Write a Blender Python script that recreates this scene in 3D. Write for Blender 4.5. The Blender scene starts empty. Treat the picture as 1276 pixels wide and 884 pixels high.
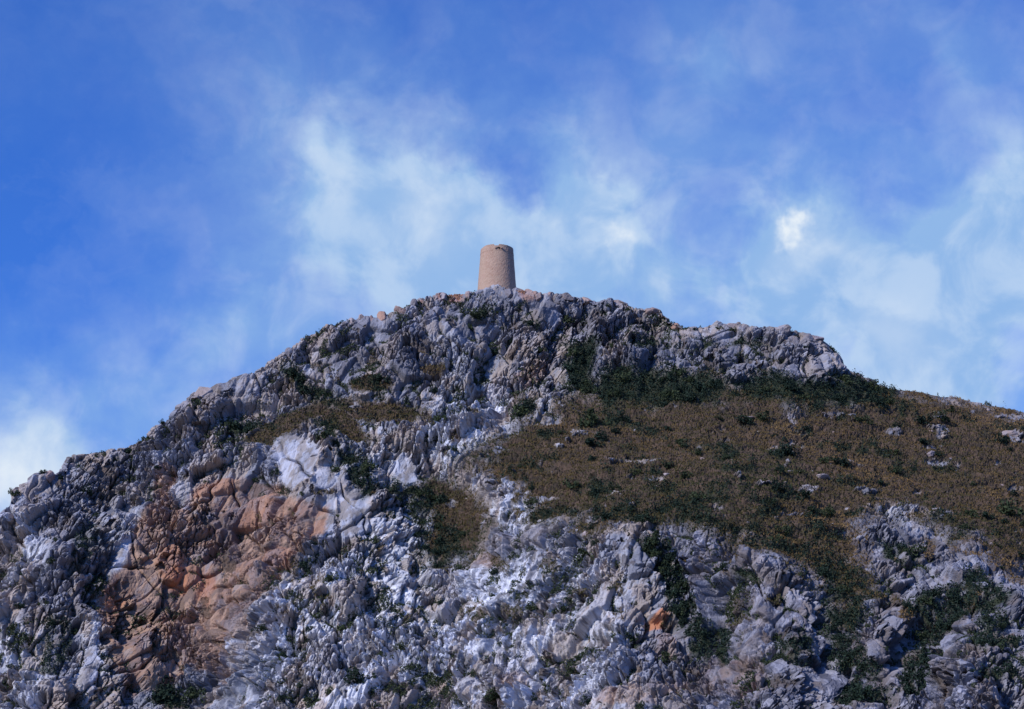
import bpy, bmesh, math, random, time
import numpy as np
from concurrent.futures import ThreadPoolExecutor
from mathutils import Vector, Matrix
random.seed(7)
rng = np.random.default_rng(11)
scene = bpy.context.scene
COL = scene.collection
R = math.radians

# ------------------------------------------------------------------ camera
F = 2762.0                      # focal length in photo pixels (photo is 1276 x 884)
PITCH = R(17.0)
CAM = np.array([0.0, 0.0, 1.7])
cd = bpy.data.cameras.new('camera')
cam = bpy.data.objects.new('camera', cd)
COL.objects.link(cam)
cam.location = CAM
cam.rotation_euler = (R(90) + PITCH, 0, 0)
cd.sensor_width = 36.0
cd.lens = 36.0 * F / 1276.0
cd.clip_start = 1.0
cd.clip_end = 20000.0
scene.camera = cam
FW = np.array([0, math.cos(PITCH), math.sin(PITCH)])
UP = np.array([0, -math.sin(PITCH), math.cos(PITCH)])


def ray(u, v):
    """direction through a photo pixel, not normalised (arrays allowed)"""
    a = (np.asarray(u, dtype=np.float64) - 638.0) / F
    b = (442.0 - np.asarray(v, dtype=np.float64)) / F
    return np.stack([a, FW[1] + UP[1] * b, FW[2] + UP[2] * b], -1)


def at(u, v, Y):
    d = ray(u, v)
    return CAM + d * (np.asarray(Y) / d[..., 1])[..., None]


# ------------------------------------------------------------------ light, exposure
SUN_DIR = Vector((-0.66, -0.58, 0.58)).normalized()      # towards the sun: high on the left, behind the viewer
sd = bpy.data.lights.new('sun', 'SUN')
sd.energy = 4.0
sd.angle = R(4.0)
sd.color = (1.0, 0.955, 0.90)
sun = bpy.data.objects.new('sun', sd)
COL.objects.link(sun)
sun.rotation_euler = SUN_DIR.to_track_quat('Z', 'Y').to_euler()
scene.view_settings.view_transform = 'Standard'
scene.view_settings.look = 'None'
scene.view_settings.exposure = 0.0
scene.view_settings.gamma = 1.0
scene.view_settings.use_curve_mapping = False

# ------------------------------------------------------------------ node helpers
class NT:
    def __init__(self, tree):
        self.t = tree
        self.n = tree.nodes
        self.l = tree.links

    def new(self, kind, **kw):
        nd = self.n.new(kind)
        for k, val in kw.items():
            setattr(nd, k, val)
        return nd

    def put(self, sock, val):
        if hasattr(val, 'is_output'):
            self.l.new(val, sock)
        elif val is not None:
            if sock.type == 'RGBA' and isinstance(val, (tuple, list)) and len(val) == 3:
                val = (*val, 1.0)
            sock.default_value = val

    def math(self, op, a, b=None, c=None, clamp=False):
        nd = self.new('ShaderNodeMath', operation=op, use_clamp=clamp)
        for i, x in enumerate((a, b, c)):
            if x is not None:
                self.put(nd.inputs[i], x)
        return nd.outputs[0]

    def vmath(self, op, a, b=None, scale=None):
        nd = self.new('ShaderNodeVectorMath', operation=op)
        self.put(nd.inputs[0], a)
        if b is not None:
            self.put(nd.inputs[1], b)
        if scale is not None:
            self.put(nd.inputs['Scale'], scale)
        return nd.outputs['Value'] if op in ('LENGTH', 'DISTANCE', 'DOT_PRODUCT') else nd.outputs[0]

    def mix(self, fac, a, b, blend='MIX'):
        nd = self.new('ShaderNodeMix', data_type='RGBA', blend_type=blend)
        self.put(nd.inputs[0], fac)
        self.put(nd.inputs[6], a)
        self.put(nd.inputs[7], b)
        return nd.outputs[2]

    def ramp(self, x, lo, hi, smooth=True):
        nd = self.new('ShaderNodeMapRange', interpolation_type='SMOOTHSTEP' if smooth else 'LINEAR')
        self.put(nd.inputs[0], x)
        nd.inputs[1].default_value = lo
        nd.inputs[2].default_value = hi
        return nd.outputs[0]

    def noise(self, vec, scale, detail=4, rough=0.55, dist=0.0, color=False):
        nd = self.new('ShaderNodeTexNoise')
        self.put(nd.inputs['Vector'], vec)
        nd.inputs['Scale'].default_value = scale
        nd.inputs['Detail'].default_value = detail
        nd.inputs['Roughness'].default_value = rough
        nd.inputs['Distortion'].default_value = dist
        return nd.outputs['Color' if color else 'Fac']

    def voro(self, vec, scale, feature='F1', out='Distance', rnd=1.0):
        nd = self.new('ShaderNodeTexVoronoi', feature=feature)
        self.put(nd.inputs['Vector'], vec)
        nd.inputs['Scale'].default_value = scale
        nd.inputs['Randomness'].default_value = rnd
        return nd.outputs[out]


# ------------------------------------------------------------------ sky
world = bpy.data.worlds.new('World')
scene.world = world
world.use_nodes = True
w = NT(world.node_tree)
w.n.clear()
sky = w.new('ShaderNodeTexSky', sky_type='NISHITA')
sky.sun_disc = False
sky.sun_elevation = math.asin(SUN_DIR.z)
sky.sun_rotation = math.atan2(SUN_DIR.x, SUN_DIR.y)
sky.altitude = 100.0
sky.air_density = 1.0
sky.dust_density = 0.4
sky.ozone_density = 2.0
tc = w.new('ShaderNodeTexCoord')
dirv = tc.outputs['Generated']
# wind-drawn vapour: directions are shuffled by noise before the cloud banks are measured
wob = w.vmath('SUBTRACT', w.noise(dirv, 9.0, 5, 0.6, color=True), (0.5, 0.5, 0.5))
dw = w.vmath('ADD', dirv, w.vmath('SCALE', wob, scale=0.05))
wob2 = w.vmath('SUBTRACT', w.noise(dirv, 45.0, 4, 0.6, color=True), (0.5, 0.5, 0.5))
dw = w.vmath('ADD', dw, w.vmath('SCALE', wob2, scale=0.034))


def unit(u, v):
    d = ray(u, v)
    return tuple(d / np.linalg.norm(d))


def banks(lst):
    acc = None
    for u, v, r, k in lst:
        dist = w.vmath('DISTANCE', dw, unit(u, v))
        g = w.math('EXPONENT', w.math('MULTIPLY', w.math('POWER', w.math('DIVIDE', dist, r / F), 2.0), -1.0))
        g = w.math('MULTIPLY', g, k)
        acc = g if acc is None else w.math('ADD', acc, g)
    return acc


VEIL = [(1050, 110, 260, .26), (640, 150, 240, .06), (860, 260, 130, .16), (330, 300, 170, .12), (150, 460, 140, .14), (1000, 420, 160, .15), (420, 215, 75, .45), (450, 300, 120, .55), (530, 270, 80, .5), (560, 330, 110, .45), (690, 330, 120, .6),
        (690, 250, 50, .4), (690, 170, 80, .3), (760, 270, 55, .55), (620, 400, 160, .5), (820, 350, 70, .35),
        (640, 220, 55, -.55), (640, 160, 50, -.15), (300, 90, 120, .18), (280, 440, 90, .35), (350, 420, 120, .25), (20, 580, 110, .9), (90, 545, 120, .4),
        (60, 320, 130, -.12), (220, 330, 120, -.05),
        (1000, 290, 60, .75), (1040, 330, 90, .5), (960, 380, 120, .45), (1130, 400, 140, .6), (1230, 400, 150, .5),
        (1130, 460, 80, .35), (1260, 190, 90, .26), (1190, 90, 70, .12), (1250, 290, 90, .3), (900, 90, 110, .18),
        (880, 260, 70, -.12), (1080, 430, 35, -.35), (1110, 250, 80, -.15), (1240, 470, 90, .3), (1180, 330, 110, .25), (940, 330, 90, .25), (230, 470, 80, .22), (340, 400, 80, .15), (480, 120, 90, .1), (450, 245, 24, .3), (520, 262, 30, .3), (480, 300, 34, .25), (690, 262, 28, .35), (640, 300, 34, .25), (1180, 110, 30, .1), (895, 330, 16, .3), (950, 330, 16, .3), (890, 85, 24, .15), (410, 180, 26, .25), (575, 235, 26, .2), (740, 235, 20, .3), (620, 135, 34, .15), (700, 150, 34, .15)]
CORE = [(997, 276, 16, .85), (985, 268, 9, .3), (770, 278, 18, .7), (755, 262, 12, .35), (5, 605, 55, .8), (535, 268, 40, .25),
        (1120, 430, 50, .28), (690, 250, 20, .18), (400, 215, 16, .15), (1040, 310, 26, .25), (430, 240, 26, .2), (828, 340, 18, .2),
        (60, 580, 36, .15), (745, 230, 16, .25), (1000, 320, 30, .15)]
streak = w.noise(w.vmath('MULTIPLY', dw, (1.0, 1.0, 1.7)), 7.0, 6, 0.6)
field = w.math('SUBTRACT', w.noise(dirv, 3.2, 6, 0.62), 0.5)
curd = w.ramp(w.noise(w.vmath('MULTIPLY', dirv, (1.0, 1.0, 1.25)), 26.0, 5, 0.55, 0.5), 0.26, 0.74)
curd2 = w.ramp(w.noise(dirv, 11.0, 5, 0.55, 0.4), 0.34, 0.64)
lump = w.math('ADD', w.math('MULTIPLY', curd, 0.35), w.math('MULTIPLY_ADD', curd2, 0.45, 0.42))
veil = w.math('ADD', w.math('MULTIPLY', banks(VEIL), lump), w.math('MULTIPLY', field, 0.35))
veil = w.math('ADD', veil, w.math('MULTIPLY', w.math('SUBTRACT', streak, 0.5), 0.4))
# everything outside the photographed part of the sky carries broken cloud as well
fine = w.math('SUBTRACT', w.noise(dirv, 52.0, 5, 0.6, 0.3), 0.5)
veil = w.math('ADD', veil, w.math('MULTIPLY', w.math('MULTIPLY', fine, 0.7), w.math('MINIMUM', banks(VEIL[:0] + [(560, 280, 190, 1.0), (1090, 370, 190, 1.0)]), 1.0)))
veil = w.math('ADD', veil, 0.05, clamp=True)
core = w.math('ADD', banks(CORE), w.math('MULTIPLY', w.math('SUBTRACT', streak, 0.55), 0.25), clamp=True)
SKY_TINT = (0.33, 0.76, 1.75)
blue = w.mix(1.0, sky.outputs[0], SKY_TINT, 'MULTIPLY')
cloudy = w.mix(w.math('MULTIPLY', veil, 0.95, clamp=True), blue, w.mix(w.ramp(w.noise(dirv, 30.0, 5, 0.55, 0.4), 0.40, 0.62), (2.9, 4.9, 8.1), (4.7, 6.35, 8.7)))
cloudy = w.mix(core, cloudy, (8.6, 9.2, 9.7))
bg = w.new('ShaderNodeBackground')
w.put(bg.inputs[0], cloudy)
bg.inputs[1].default_value = 0.1
wo = w.new('ShaderNodeOutputWorld')
w.l.new(bg.outputs[0], wo.inputs[0])
T0 = time.time()

# ------------------------------------------------------------------ numpy noise
POOL = ThreadPoolExecutor(4)


def chunked(fn, p, n=65536):
    parts = [p[i:i + n] for i in range(0, len(p), n)]
    res = list(POOL.map(fn, parts))
    if isinstance(res[0], tuple):
        return tuple(np.concatenate([r[k] for r in res]) for k in range(len(res[0])))
    return np.concatenate(res)


def hash3(ix, iy, iz, seed):
    n = ix.astype(np.uint32) * np.uint32(73856093) ^ iy.astype(np.uint32) * np.uint32(19349663) ^ iz.astype(np.uint32) * np.uint32(83492791)
    n = n ^ np.uint32((seed * 2654435761) & 0xffffffff)
    n ^= n >> np.uint32(16)
    n *= np.uint32(0x7feb352d)
    n ^= n >> np.uint32(15)
    n *= np.uint32(0x846ca68b)
    n ^= n >> np.uint32(16)
    return n


S = np.float32(1.0 / 1023.0)


def worley(p, seed):
    """nearest-cell offset (3), F1, F2-F1, three random numbers of the nearest cell"""
    def f(q):
        c = np.floor(q).astype(np.int32)
        fr = (q - c).astype(np.float32)
        N = len(q)
        d1 = np.full(N, 9e9, np.float32)
        d2 = np.full(N, 9e9, np.float32)
        off = np.zeros((N, 3), np.float32)
        hid = np.zeros(N, np.uint32)
        for dx in (-1, 0, 1):
            for dy in (-1, 0, 1):
                for dz in (-1, 0, 1):
                    if abs(dx) + abs(dy) + abs(dz) == 3:
                        continue
                    h = hash3(c[:, 0] + dx, c[:, 1] + dy, c[:, 2] + dz, seed)
                    ox = fr[:, 0] - (dx + (h & np.uint32(1023)).astype(np.float32) * S)
                    oy = fr[:, 1] - (dy + ((h >> np.uint32(10)) & np.uint32(1023)).astype(np.float32) * S)
                    oz = fr[:, 2] - (dz + ((h >> np.uint32(20)) & np.uint32(1023)).astype(np.float32) * S)
                    d = ox * ox + oy * oy + oz * oz
                    m = d < d1
                    d2 = np.where(m, d1, np.minimum(d2, d))
                    d1 = np.where(m, d, d1)
                    off[m, 0] = ox[m]
                    off[m, 1] = oy[m]
                    off[m, 2] = oz[m]
                    hid[m] = h[m]
        k = hid * np.uint32(2246822519)
        k ^= k >> np.uint32(13)
        k *= np.uint32(3266489917)
        k ^= k >> np.uint32(16)
        r = np.stack([(k & np.uint32(1023)), (k >> np.uint32(10)) & np.uint32(1023), (k >> np.uint32(20)) & np.uint32(1023)], -1).astype(np.float32) * S
        f1 = np.sqrt(d1)
        return off, f1, np.sqrt(d2) - f1, r
    return chunked(f, p.astype(np.float32))


def vnoise(p, seed):
    """smooth gradient-like noise, about -1..1"""
    def f(q):
        c = np.floor(q).astype(np.int32)
        t = (q - c).astype(np.float32)
        s = t * t * t * (t * (t * 6 - 15) + 10)
        out = np.zeros(len(q), np.float32)
        for dx in (0, 1):
            for dy in (0, 1):
                for dz in (0, 1):
                    h = hash3(c[:, 0] + dx, c[:, 1] + dy, c[:, 2] + dz, seed)
                    gx = (h & np.uint32(1023)).astype(np.float32) * S * 2 - 1
                    gy = ((h >> np.uint32(10)) & np.uint32(1023)).astype(np.float32) * S * 2 - 1
                    gz = ((h >> np.uint32(20)) & np.uint32(1023)).astype(np.float32) * S * 2 - 1
                    g = gx * (t[:, 0] - dx) + gy * (t[:, 1] - dy) + gz * (t[:, 2] - dz)
                    wt = (s[:, 0] if dx else 1 - s[:, 0]) * (s[:, 1] if dy else 1 - s[:, 1]) * (s[:, 2] if dz else 1 - s[:, 2])
                    out += g * wt
        return out * 1.3
    return chunked(f, p.astype(np.float32))


def fbm(p, seed, octs=4, gain=0.5):
    o = np.zeros(len(p), np.float32)
    a = 1.0
    for i in range(octs):
        o += a * vnoise(p * (2.03 ** i), seed + i * 17)
        a *= gain
    return o


# ------------------------------------------------------------------ the mountain's large form
RIDGE = [(-420, 930), (-200, 770), (-80, 690), (-20, 656), (0, 646), (10, 634), (15, 615), (20, 608), (37, 602), (42, 591), (59, 587), (65, 591), (75, 583),
         (83, 576), (87, 572), (98, 569), (117, 564), (134, 561), (151, 560), (160, 558), (170, 549), (180, 545), (198, 533), (216, 525),
         (224, 512), (235, 501), (241, 493), (255, 489), (263, 488), (272, 481), (285, 477), (295, 469), (316, 462), (333, 455), (344, 448),
         (355, 440), (368, 434), (376, 424), (387, 415), (398, 413), (413, 404), (427, 400), (442, 398), (455, 395), (470, 396), (488, 390),
         (510, 382), (521, 376), (540, 372), (547, 368), (558, 368), (576, 368), (594, 365), (608, 361), (620, 358), (630, 361), (644, 364), (666, 366),
         (695, 367), (716, 367), (738, 370), (760, 372), (778, 372), (785, 376), (789, 380), (810, 380), (826, 384), (831, 390), (839, 397), (851, 402),
         (853, 406), (863, 405), (878, 405), (885, 403), (902, 404), (916, 404), (928, 407), (953, 407), (970, 411), (985, 411), (1001, 414),
         (1009, 418), (1023, 421), (1030, 427), (1041, 434), (1047, 442), (1052, 454), (1060, 467), (1074, 473), (1087, 475), (1107, 484), (1129, 488),
         (1144, 489), (1161, 493), (1183, 494), (1200, 500), (1222, 504), (1241, 507), (1276, 513), (1400, 540), (1720, 640)]
# photo pixel -> horizontal distance in metres: how far away each part of the mountain stands
CTRL = [
    # left flank and its skyline
    (-420, 930, 400), (-420, 1100, 385), (-150, 740, 428), (0, 646, 432), (0, 760, 416), (0, 884, 402), (60, 700, 420), (100, 566, 447), (110, 660, 430), (90, 780, 416), (60, 884, 399),
    (165, 560, 452), (240, 492, 458), (330, 456, 462), (240, 560, 449), (310, 540, 452), (150, 640, 439), (130, 720, 421), (125, 820, 411), (110, 884, 404),
    # red scar, set back like a shallow cave
    (200, 690, 431), (250, 740, 428), (200, 780, 424), (160, 740, 424), (280, 690, 433), (230, 850, 414), (270, 810, 416), (330, 640, 438), (220, 620, 440), (215, 884, 408),
    # pale buttress right of the scar
    (330, 760, 411), (320, 884, 396), (400, 720, 417), (420, 800, 405), (400, 884, 396), (350, 690, 425), (370, 570, 441), (425, 640, 430), (460, 700, 420), (500, 800, 403), (520, 884, 393),
    # summit wall
    (400, 413, 466), (470, 395, 468), (540, 373, 470), (620, 362, 471), (700, 367, 472), (440, 470, 457), (520, 460, 458), (600, 440, 460), (650, 420, 463), (690, 480, 456), (610, 500, 453), (560, 560, 444),
    (480, 540, 448), (400, 500, 456), (500, 600, 440), (540, 620, 440), (570, 660, 434), (575, 720, 422),
    # crag on the right of the summit
    (780, 372, 474), (830, 392, 473), (890, 403, 472), (960, 408, 472), (1030, 425, 473), (1058, 463, 474), (740, 420, 467), (800, 440, 464), (720, 480, 459), (780, 462, 461), (880, 470, 460), (960, 470, 462), (1050, 475, 467),
    # grass slope
    (1110, 485, 474), (1200, 500, 477), (1276, 513, 480), (1400, 540, 484), (1720, 640, 480), (800, 490, 455), (900, 500, 452), (1040, 500, 460), (700, 520, 447), (640, 570, 436), (760, 560, 432), (880, 570, 428), (1010, 570, 434),
    (1140, 570, 444), (1276, 590, 446), (660, 640, 422), (760, 640, 408), (880, 645, 401), (1000, 650, 408), (1120, 635, 419), (1276, 690, 412), (1400, 700, 414), (1020, 720, 391), (1060, 745, 389),
    # rocks under the grass
    (610, 640, 427), (620, 700, 415), (680, 690, 409), (600, 780, 402), (600, 884, 387), (700, 780, 394), (700, 884, 379), (800, 700, 398), (790, 780, 386), (800, 884, 370),
    (845, 700, 400), (860, 760, 393), (890, 800, 384), (930, 690, 393), (940, 740, 384), (1000, 740, 384), (1010, 800, 375), (960, 820, 369), (940, 884, 356), (1040, 790, 381),
    (1095, 770, 380), (1090, 820, 371), (1060, 850, 372), (1080, 884, 364), (1140, 790, 383), (1150, 850, 371), (1110, 680, 404), (1180, 690, 403), (1160, 740, 392), (1210, 770, 380), (1200, 830, 366), (1276, 760, 388),
    (1276, 884, 357), (1400, 884, 364), (1720, 900, 380), (0, 1100, 380), (400, 1100, 370), (800, 1100, 345), (1276, 1100, 335), (1720, 1100, 350),
]
cp = np.array(CTRL, dtype=np.float64)
cx = cp[:, :2] / 400.0


def tps_k(r2):
    return 0.5 * r2 * np.log(r2 + 1e-12)


K = tps_k(((cx[:, None, :] - cx[None, :, :]) ** 2).sum(-1)) + np.eye(len(cx)) * 1.5e-3
Pm = np.concatenate([np.ones((len(cx), 1)), cx], 1)
A = np.block([[K, Pm], [Pm.T, np.zeros((3, 3))]])
SOL = np.linalg.solve(A, np.concatenate([cp[:, 2], np.zeros(3)]))


def depth(u, v):
    q = np.stack([u.ravel(), v.ravel()], -1) / 400.0
    cf = SOL.astype(np.float32)
    cxf = cx.astype(np.float32)

    def f(b):
        b = b.astype(np.float32)
        o = cf[-3] + cf[-2] * b[:, 0] + cf[-1] * b[:, 1]
        for i in range(len(cxf)):
            d = b - cxf[i]
            o = o + cf[i] * tps_k((d * d).sum(-1))
        return o
    return chunked(f, q).reshape(u.shape)


STEP = 0.8
UU = np.concatenate([np.linspace(-420, -44, 60), np.arange(-40, 1316, STEP), np.linspace(1320, 1720, 60)])
NU = len(UU)
rx, ry = np.array(RIDGE, dtype=float).T
RV = np.interp(UU, rx, ry)
VB = 945.0
NF = 660                          # rows from the skyline down
TT = np.linspace(0, 1, NF)
BACK = np.concatenate([np.linspace(0.25, 14, 34), np.geomspace(16, 160, 14)])
LOW = np.linspace(0.012, 1, 80)
# coarse evaluation of the smooth depth, then bilinear
gu = np.linspace(-430, 1730, 541)
gv = np.linspace(340, 1110, 386)
GD = depth(*np.meshgrid(gu, gv)).astype(np.float64)


def Yat(u, v):
    fu = np.clip((u - gu[0]) / (gu[1] - gu[0]), 0, len(gu) - 1.001)
    fv = np.clip((v - gv[0]) / (gv[1] - gv[0]), 0, len(gv) - 1.001)
    i = fu.astype(int)
    j = fv.astype(int)
    a = fu - i
    b = fv - j
    return (GD[j, i] * (1 - a) + GD[j, i + 1] * a) * (1 - b) + (GD[j + 1, i] * (1 - a) + GD[j + 1, i + 1] * a) * b


Ug = np.broadcast_to(UU, (NF, NU))
VBc = np.maximum(VB, RV + 60)
Vg = RV[None, :] + (VBc - RV)[None, :] * TT[:, None]
Pf = at(Ug, Vg, Yat(Ug, Vg))                        # front
ridgeP = Pf[0]
sb = BACK[::-1][:, None]
drop = np.maximum(0, sb - 13) * 0.42
Pb = np.stack([ridgeP[None, :, 0] + 0 * sb, ridgeP[None, :, 1] + sb, ridgeP[None, :, 2] - drop + 0.04 * np.minimum(sb, 13)], -1)
Pb[..., 2] = np.maximum(Pb[..., 2], -2)
low0 = Pf[-1]
lz = low0[None, :, 2] * (1 - LOW[:, None]) ** 1.3 - 2.0 * LOW[:, None]
ly = low0[None, :, 1] - 62 * LOW[:, None]
Pl = np.stack([low0[None, :, 0] * (1 - 0.0 * LOW[:, None]), ly, lz], -1)
P = np.concatenate([Pb, Pf, Pl], 0)
NB, NL = len(BACK), len(LOW)
NR = NB + NF + NL
# smooth normals
du = np.gradient(P, axis=1)
dv = np.gradient(P, axis=0)
Nn = np.cross(du, dv)
Nn /= np.linalg.norm(Nn, axis=-1, keepdims=True) + 1e-9
if Nn[NB + 200, NU // 2, 1] > 0:
    Nn = -Nn

# pixel position of every vertex (the back carries the skyline's)
PU = np.broadcast_to(UU, (NR, NU)).astype(np.float32).ravel()
PV = np.concatenate([np.broadcast_to(RV, (NB, NU)), Vg, np.broadcast_to(VBc, (NL, NU))], 0).astype(np.float32).ravel()
Pw = P.reshape(-1, 3)
warp = np.stack([fbm(Pw / 9.0, 301, 4, 0.6), fbm(Pw / 9.0, 401, 4, 0.6)], -1)


def region(poly, soft=8.0, wob=14.0):
    """soft membership of a natural patch with a ragged edge"""
    x = PU + warp[:, 0] * wob
    y = PV + warp[:, 1] * wob
    poly = np.array(poly, np.float32)
    lo = poly.min(0) - soft * 3
    hi = poly.max(0) + soft * 3
    sel = np.where((x > lo[0]) & (x < hi[0]) & (y > lo[1]) & (y < hi[1]))[0]
    out = np.zeros(len(x), np.float32)
    if len(sel) == 0:
        return out
    xs, ys = x[sel], y[sel]
    ins = np.zeros(len(sel), bool)
    dist = np.full(len(sel), 1e9, np.float32)
    n = len(poly)
    for i in range(n):
        ax, ay = poly[i]
        bx, by = poly[(i + 1) % n]
        c = ((ay > ys) != (by > ys)) & (xs < (bx - ax) * (ys - ay) / (by - ay + 1e-9) + ax)
        ins ^= c
        ex, ey = bx - ax, by - ay
        t = np.clip(((xs - ax) * ex + (ys - ay) * ey) / (ex * ex + ey * ey + 1e-9), 0, 1)
        dist = np.minimum(dist, np.hypot(xs - ax - t * ex, ys - ay - t * ey))
    sd_ = np.where(ins, dist, -dist)
    out[sel] = np.clip(sd_ / soft * 0.5 + 0.5, 0, 1)
    return out


def blob(u, v, a, b=None, ang=0, wob=8, hard=1.0):
    b = b or a
    x = PU + warp[:, 0] * wob - u
    y = PV + warp[:, 1] * wob - v
    c, s = math.cos(R(ang)), math.sin(R(ang))
    d = np.hypot((x * c + y * s) / a, (-x * s + y * c) / b)
    return np.clip((1.25 - d) * 2.2 * hard, 0, 1)


def union(*ms):
    o = ms[0]
    for m in ms[1:]:
        o = np.maximum(o, m)
    return o


GRASS = union(
    region([(552, 604), (598, 562), (655, 524), (706, 498), (760, 488), (860, 488), (960, 496), (1062, 492), (1080, 474), (1107, 480), (1276, 508), (1500, 550), (1740, 640),
            (1740, 800), (1400, 730), (1276, 705), (1240, 690), (1200, 668), (1160, 652), (1110, 640), (1072, 652), (1062, 668), (1078, 690), (1092, 738), (1060, 760), (1036, 752),
            (1010, 718), (960, 692), (900, 670), (850, 664), (780, 662), (705, 652), (672, 640), (640, 618), (612, 592), (590, 590)], 16, 30),
    region([(525, 590), (560, 600), (600, 620), (615, 650), (600, 690), (560, 712), (535, 690), (540, 650), (520, 620)], 10, 16),
    blob(470, 515, 60, 14, 8), blob(370, 520, 50, 12, -25), blob(345, 545, 40, 9, -20), blob(538, 462, 14, 8), blob(460, 480, 26, 9, 0), blob(430, 530, 40, 12, 30)) 
SCRUB = union(
    region([(700, 432), (738, 425), (745, 450), (735, 490), (702, 488)], 7, 10),
    region([(738, 480), (770, 458), (850, 463), (908, 478), (905, 500), (840, 502), (750, 506)], 6, 8) * 1.4,
    region([(905, 484), (950, 468), (1000, 478), (1060, 472), (1115, 482), (1110, 510), (1040, 506), (980, 506), (920, 500)], 6, 8) * 1.4,
    region([(790, 684), (832, 682), (860, 718), (875, 765), (910, 795), (905, 830), (862, 812), (838, 765), (815, 718)], 6, 8),
    region([(505, 615), (540, 640), (600, 690), (560, 712), (530, 690)], 8, 14) * 0.8,
    region([(1130, 750), (1180, 728), (1232, 708), (1240, 732), (1190, 765), (1150, 785)], 6, 8) * 1.3, region([(1215, 735), (1245, 730), (1262, 770), (1240, 800), (1222, 770)], 6, 8), region([(965, 800), (1000, 790), (1020, 820), (990, 835)], 6, 8) * .8, blob(1120, 690, 26, 10, 20), blob(930, 720, 16, 5, 10), region([(1024, 700), (1070, 705), (1082, 740), (1060, 776), (1030, 765)], 6, 10) * .8, region([(1030, 806), (1075, 808), (1098, 838), (1090, 850), (1040, 838)], 6, 8), region([(1142, 756), (1168, 758), (1172, 850), (1150, 855)], 6, 8), blob(1242, 800, 26, 10, -10), blob(1262, 832, 22, 10, -10), blob(1075, 876, 36, 12), blob(885, 800, 10, 18),
    region([(1028, 745), (1075, 735), (1095, 752), (1066, 775), (1050, 812), (1034, 800)], 6, 8), region([(1145, 790), (1165, 785), (1172, 830), (1160, 880), (1138, 884), (1140, 830)], 6, 8), region([(1000, 690), (1060, 690), (1080, 725), (1040, 742)], 6, 10) * .7,
    region([(1040, 815), (1075, 812), (1090, 850), (1070, 860)], 6, 8),
    region([(342, 455), (365, 452), (385, 478), (425, 495), (415, 508), (375, 492)], 6, 8),
    region([(395, 525), (415, 520), (440, 570), (475, 600), (455, 618), (425, 585)], 7, 12),
    region([(470, 600), (500, 592), (545, 630), (540, 645), (500, 625)], 7, 12),
    blob(300, 532, 26, 11, 8), blob(655, 510, 17, 11, -25), blob(215, 868, 36, 14), blob(800, 432, 18, 8), blob(880, 432, 18, 5), blob(935, 432, 22, 6),
    blob(600, 390, 16, 6, -8), blob(663, 402, 12, 6, 25), blob(70, 800, 18, 40, 10) * .6, blob(105, 690, 14, 30, 20) * .6, blob(1140, 845, 18, 40, 15), blob(1250, 800, 26, 8, -20), blob(1240, 840, 24, 8, -25))
SCRUB = np.clip(SCRUB, 0, 1)
MEADOW = np.clip(GRASS, 0, 1)
pxy = np.stack([PU, PV * 2.6, 0 * PU], -1)
# stony breaks and green thickets inside the grass follow the lie of the slope
br = fbm(pxy / 46.0, 611, 5, 0.62)
GRASS = np.clip(GRASS * (1 - 0.95 * np.clip((br - 0.46) * 6, 0, .85)), 0, 1)
gr = fbm(pxy / 55.0, 711, 5, 0.6) + 0.35 * blob(900, 640, 150, 40, 12, 10, .6) + .25 * blob(760, 640, 80, 20)
gr = gr + .4 * union(blob(700, 640, 50, 14), blob(790, 648, 50, 12), blob(880, 656, 50, 14, 8), blob(950, 680, 50, 16, 20), blob(1020, 705, 40, 22, 30), blob(740, 524, 30, 10), blob(980, 562, 28, 10), blob(650, 580, 40, 10), blob(1090, 560, 40, 10))
SCRUB = np.maximum(SCRUB, GRASS * np.clip((gr - 0.20) * 3, 0, 0.9))
SCRUB = SCRUB * np.clip(.72 + 1.5 * fbm(np.stack([PU, PV * 1.4, 0 * PU], -1) / 16.0, 751, 4, .55), .05, 1)
SCRUB = np.maximum(SCRUB, .95 * union(region([(738, 480), (770, 460), (850, 465), (908, 480), (905, 498), (840, 500), (750, 504)], 6, 10), region([(915, 486), (950, 470), (1000, 480), (1060, 474), (1112, 484), (1105, 506), (1040, 504), (980, 504), (925, 498)], 6, 10), region([(704, 432), (738, 425), (745, 450), (735, 488), (706, 486)], 6, 10)))
crack_soil = fbm(np.stack([PU, PV, 0 * PU], -1) / 30.0, 811, 5, 0.65)
GRASS = np.maximum(GRASS, np.clip((crack_soil - 0.42) * 5, 0, 0.75) * (PV > np.interp(PU, rx, ry) + 12))
RED = union(
    region([(178, 652), (200, 612), (232, 640), (262, 650), (300, 640), (338, 622), (402, 632), (398, 660), (372, 688), (342, 716), (312, 756), (292, 800), (282, 850), (252, 828), (216, 850), (160, 862),
            (134, 806), (128, 742), (165, 690), (172, 668)], 9, 10),
    blob(665, 458, 32, 14, -20) * .42, blob(620, 478, 24, 12, -20) * .32, blob(800, 862, 70, 14, -12) * .36, blob(640, 845, 18, 12) * .35, blob(830, 800, 12, 20, -20) * .4, blob(290, 620, 60, 22, -10) * .7, blob(205, 600, 12, 24, 20) * .6,
    blob(910, 840, 50, 24, -10) * .32, blob(610, 700, 16, 12) * .35, blob(540, 845, 14, 8) * .4)
RUST = union(blob(146, 748, 13, 8, 0, 4), blob(218, 722, 16, 16) * .7, blob(255, 732, 14, 20) * .6, blob(822, 771, 9, 7, 0, 4) * 1.3, blob(560, 372, 16, 6, 0, 4) * .5, blob(655, 370, 10, 6, 0, 4) * .5)
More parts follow.
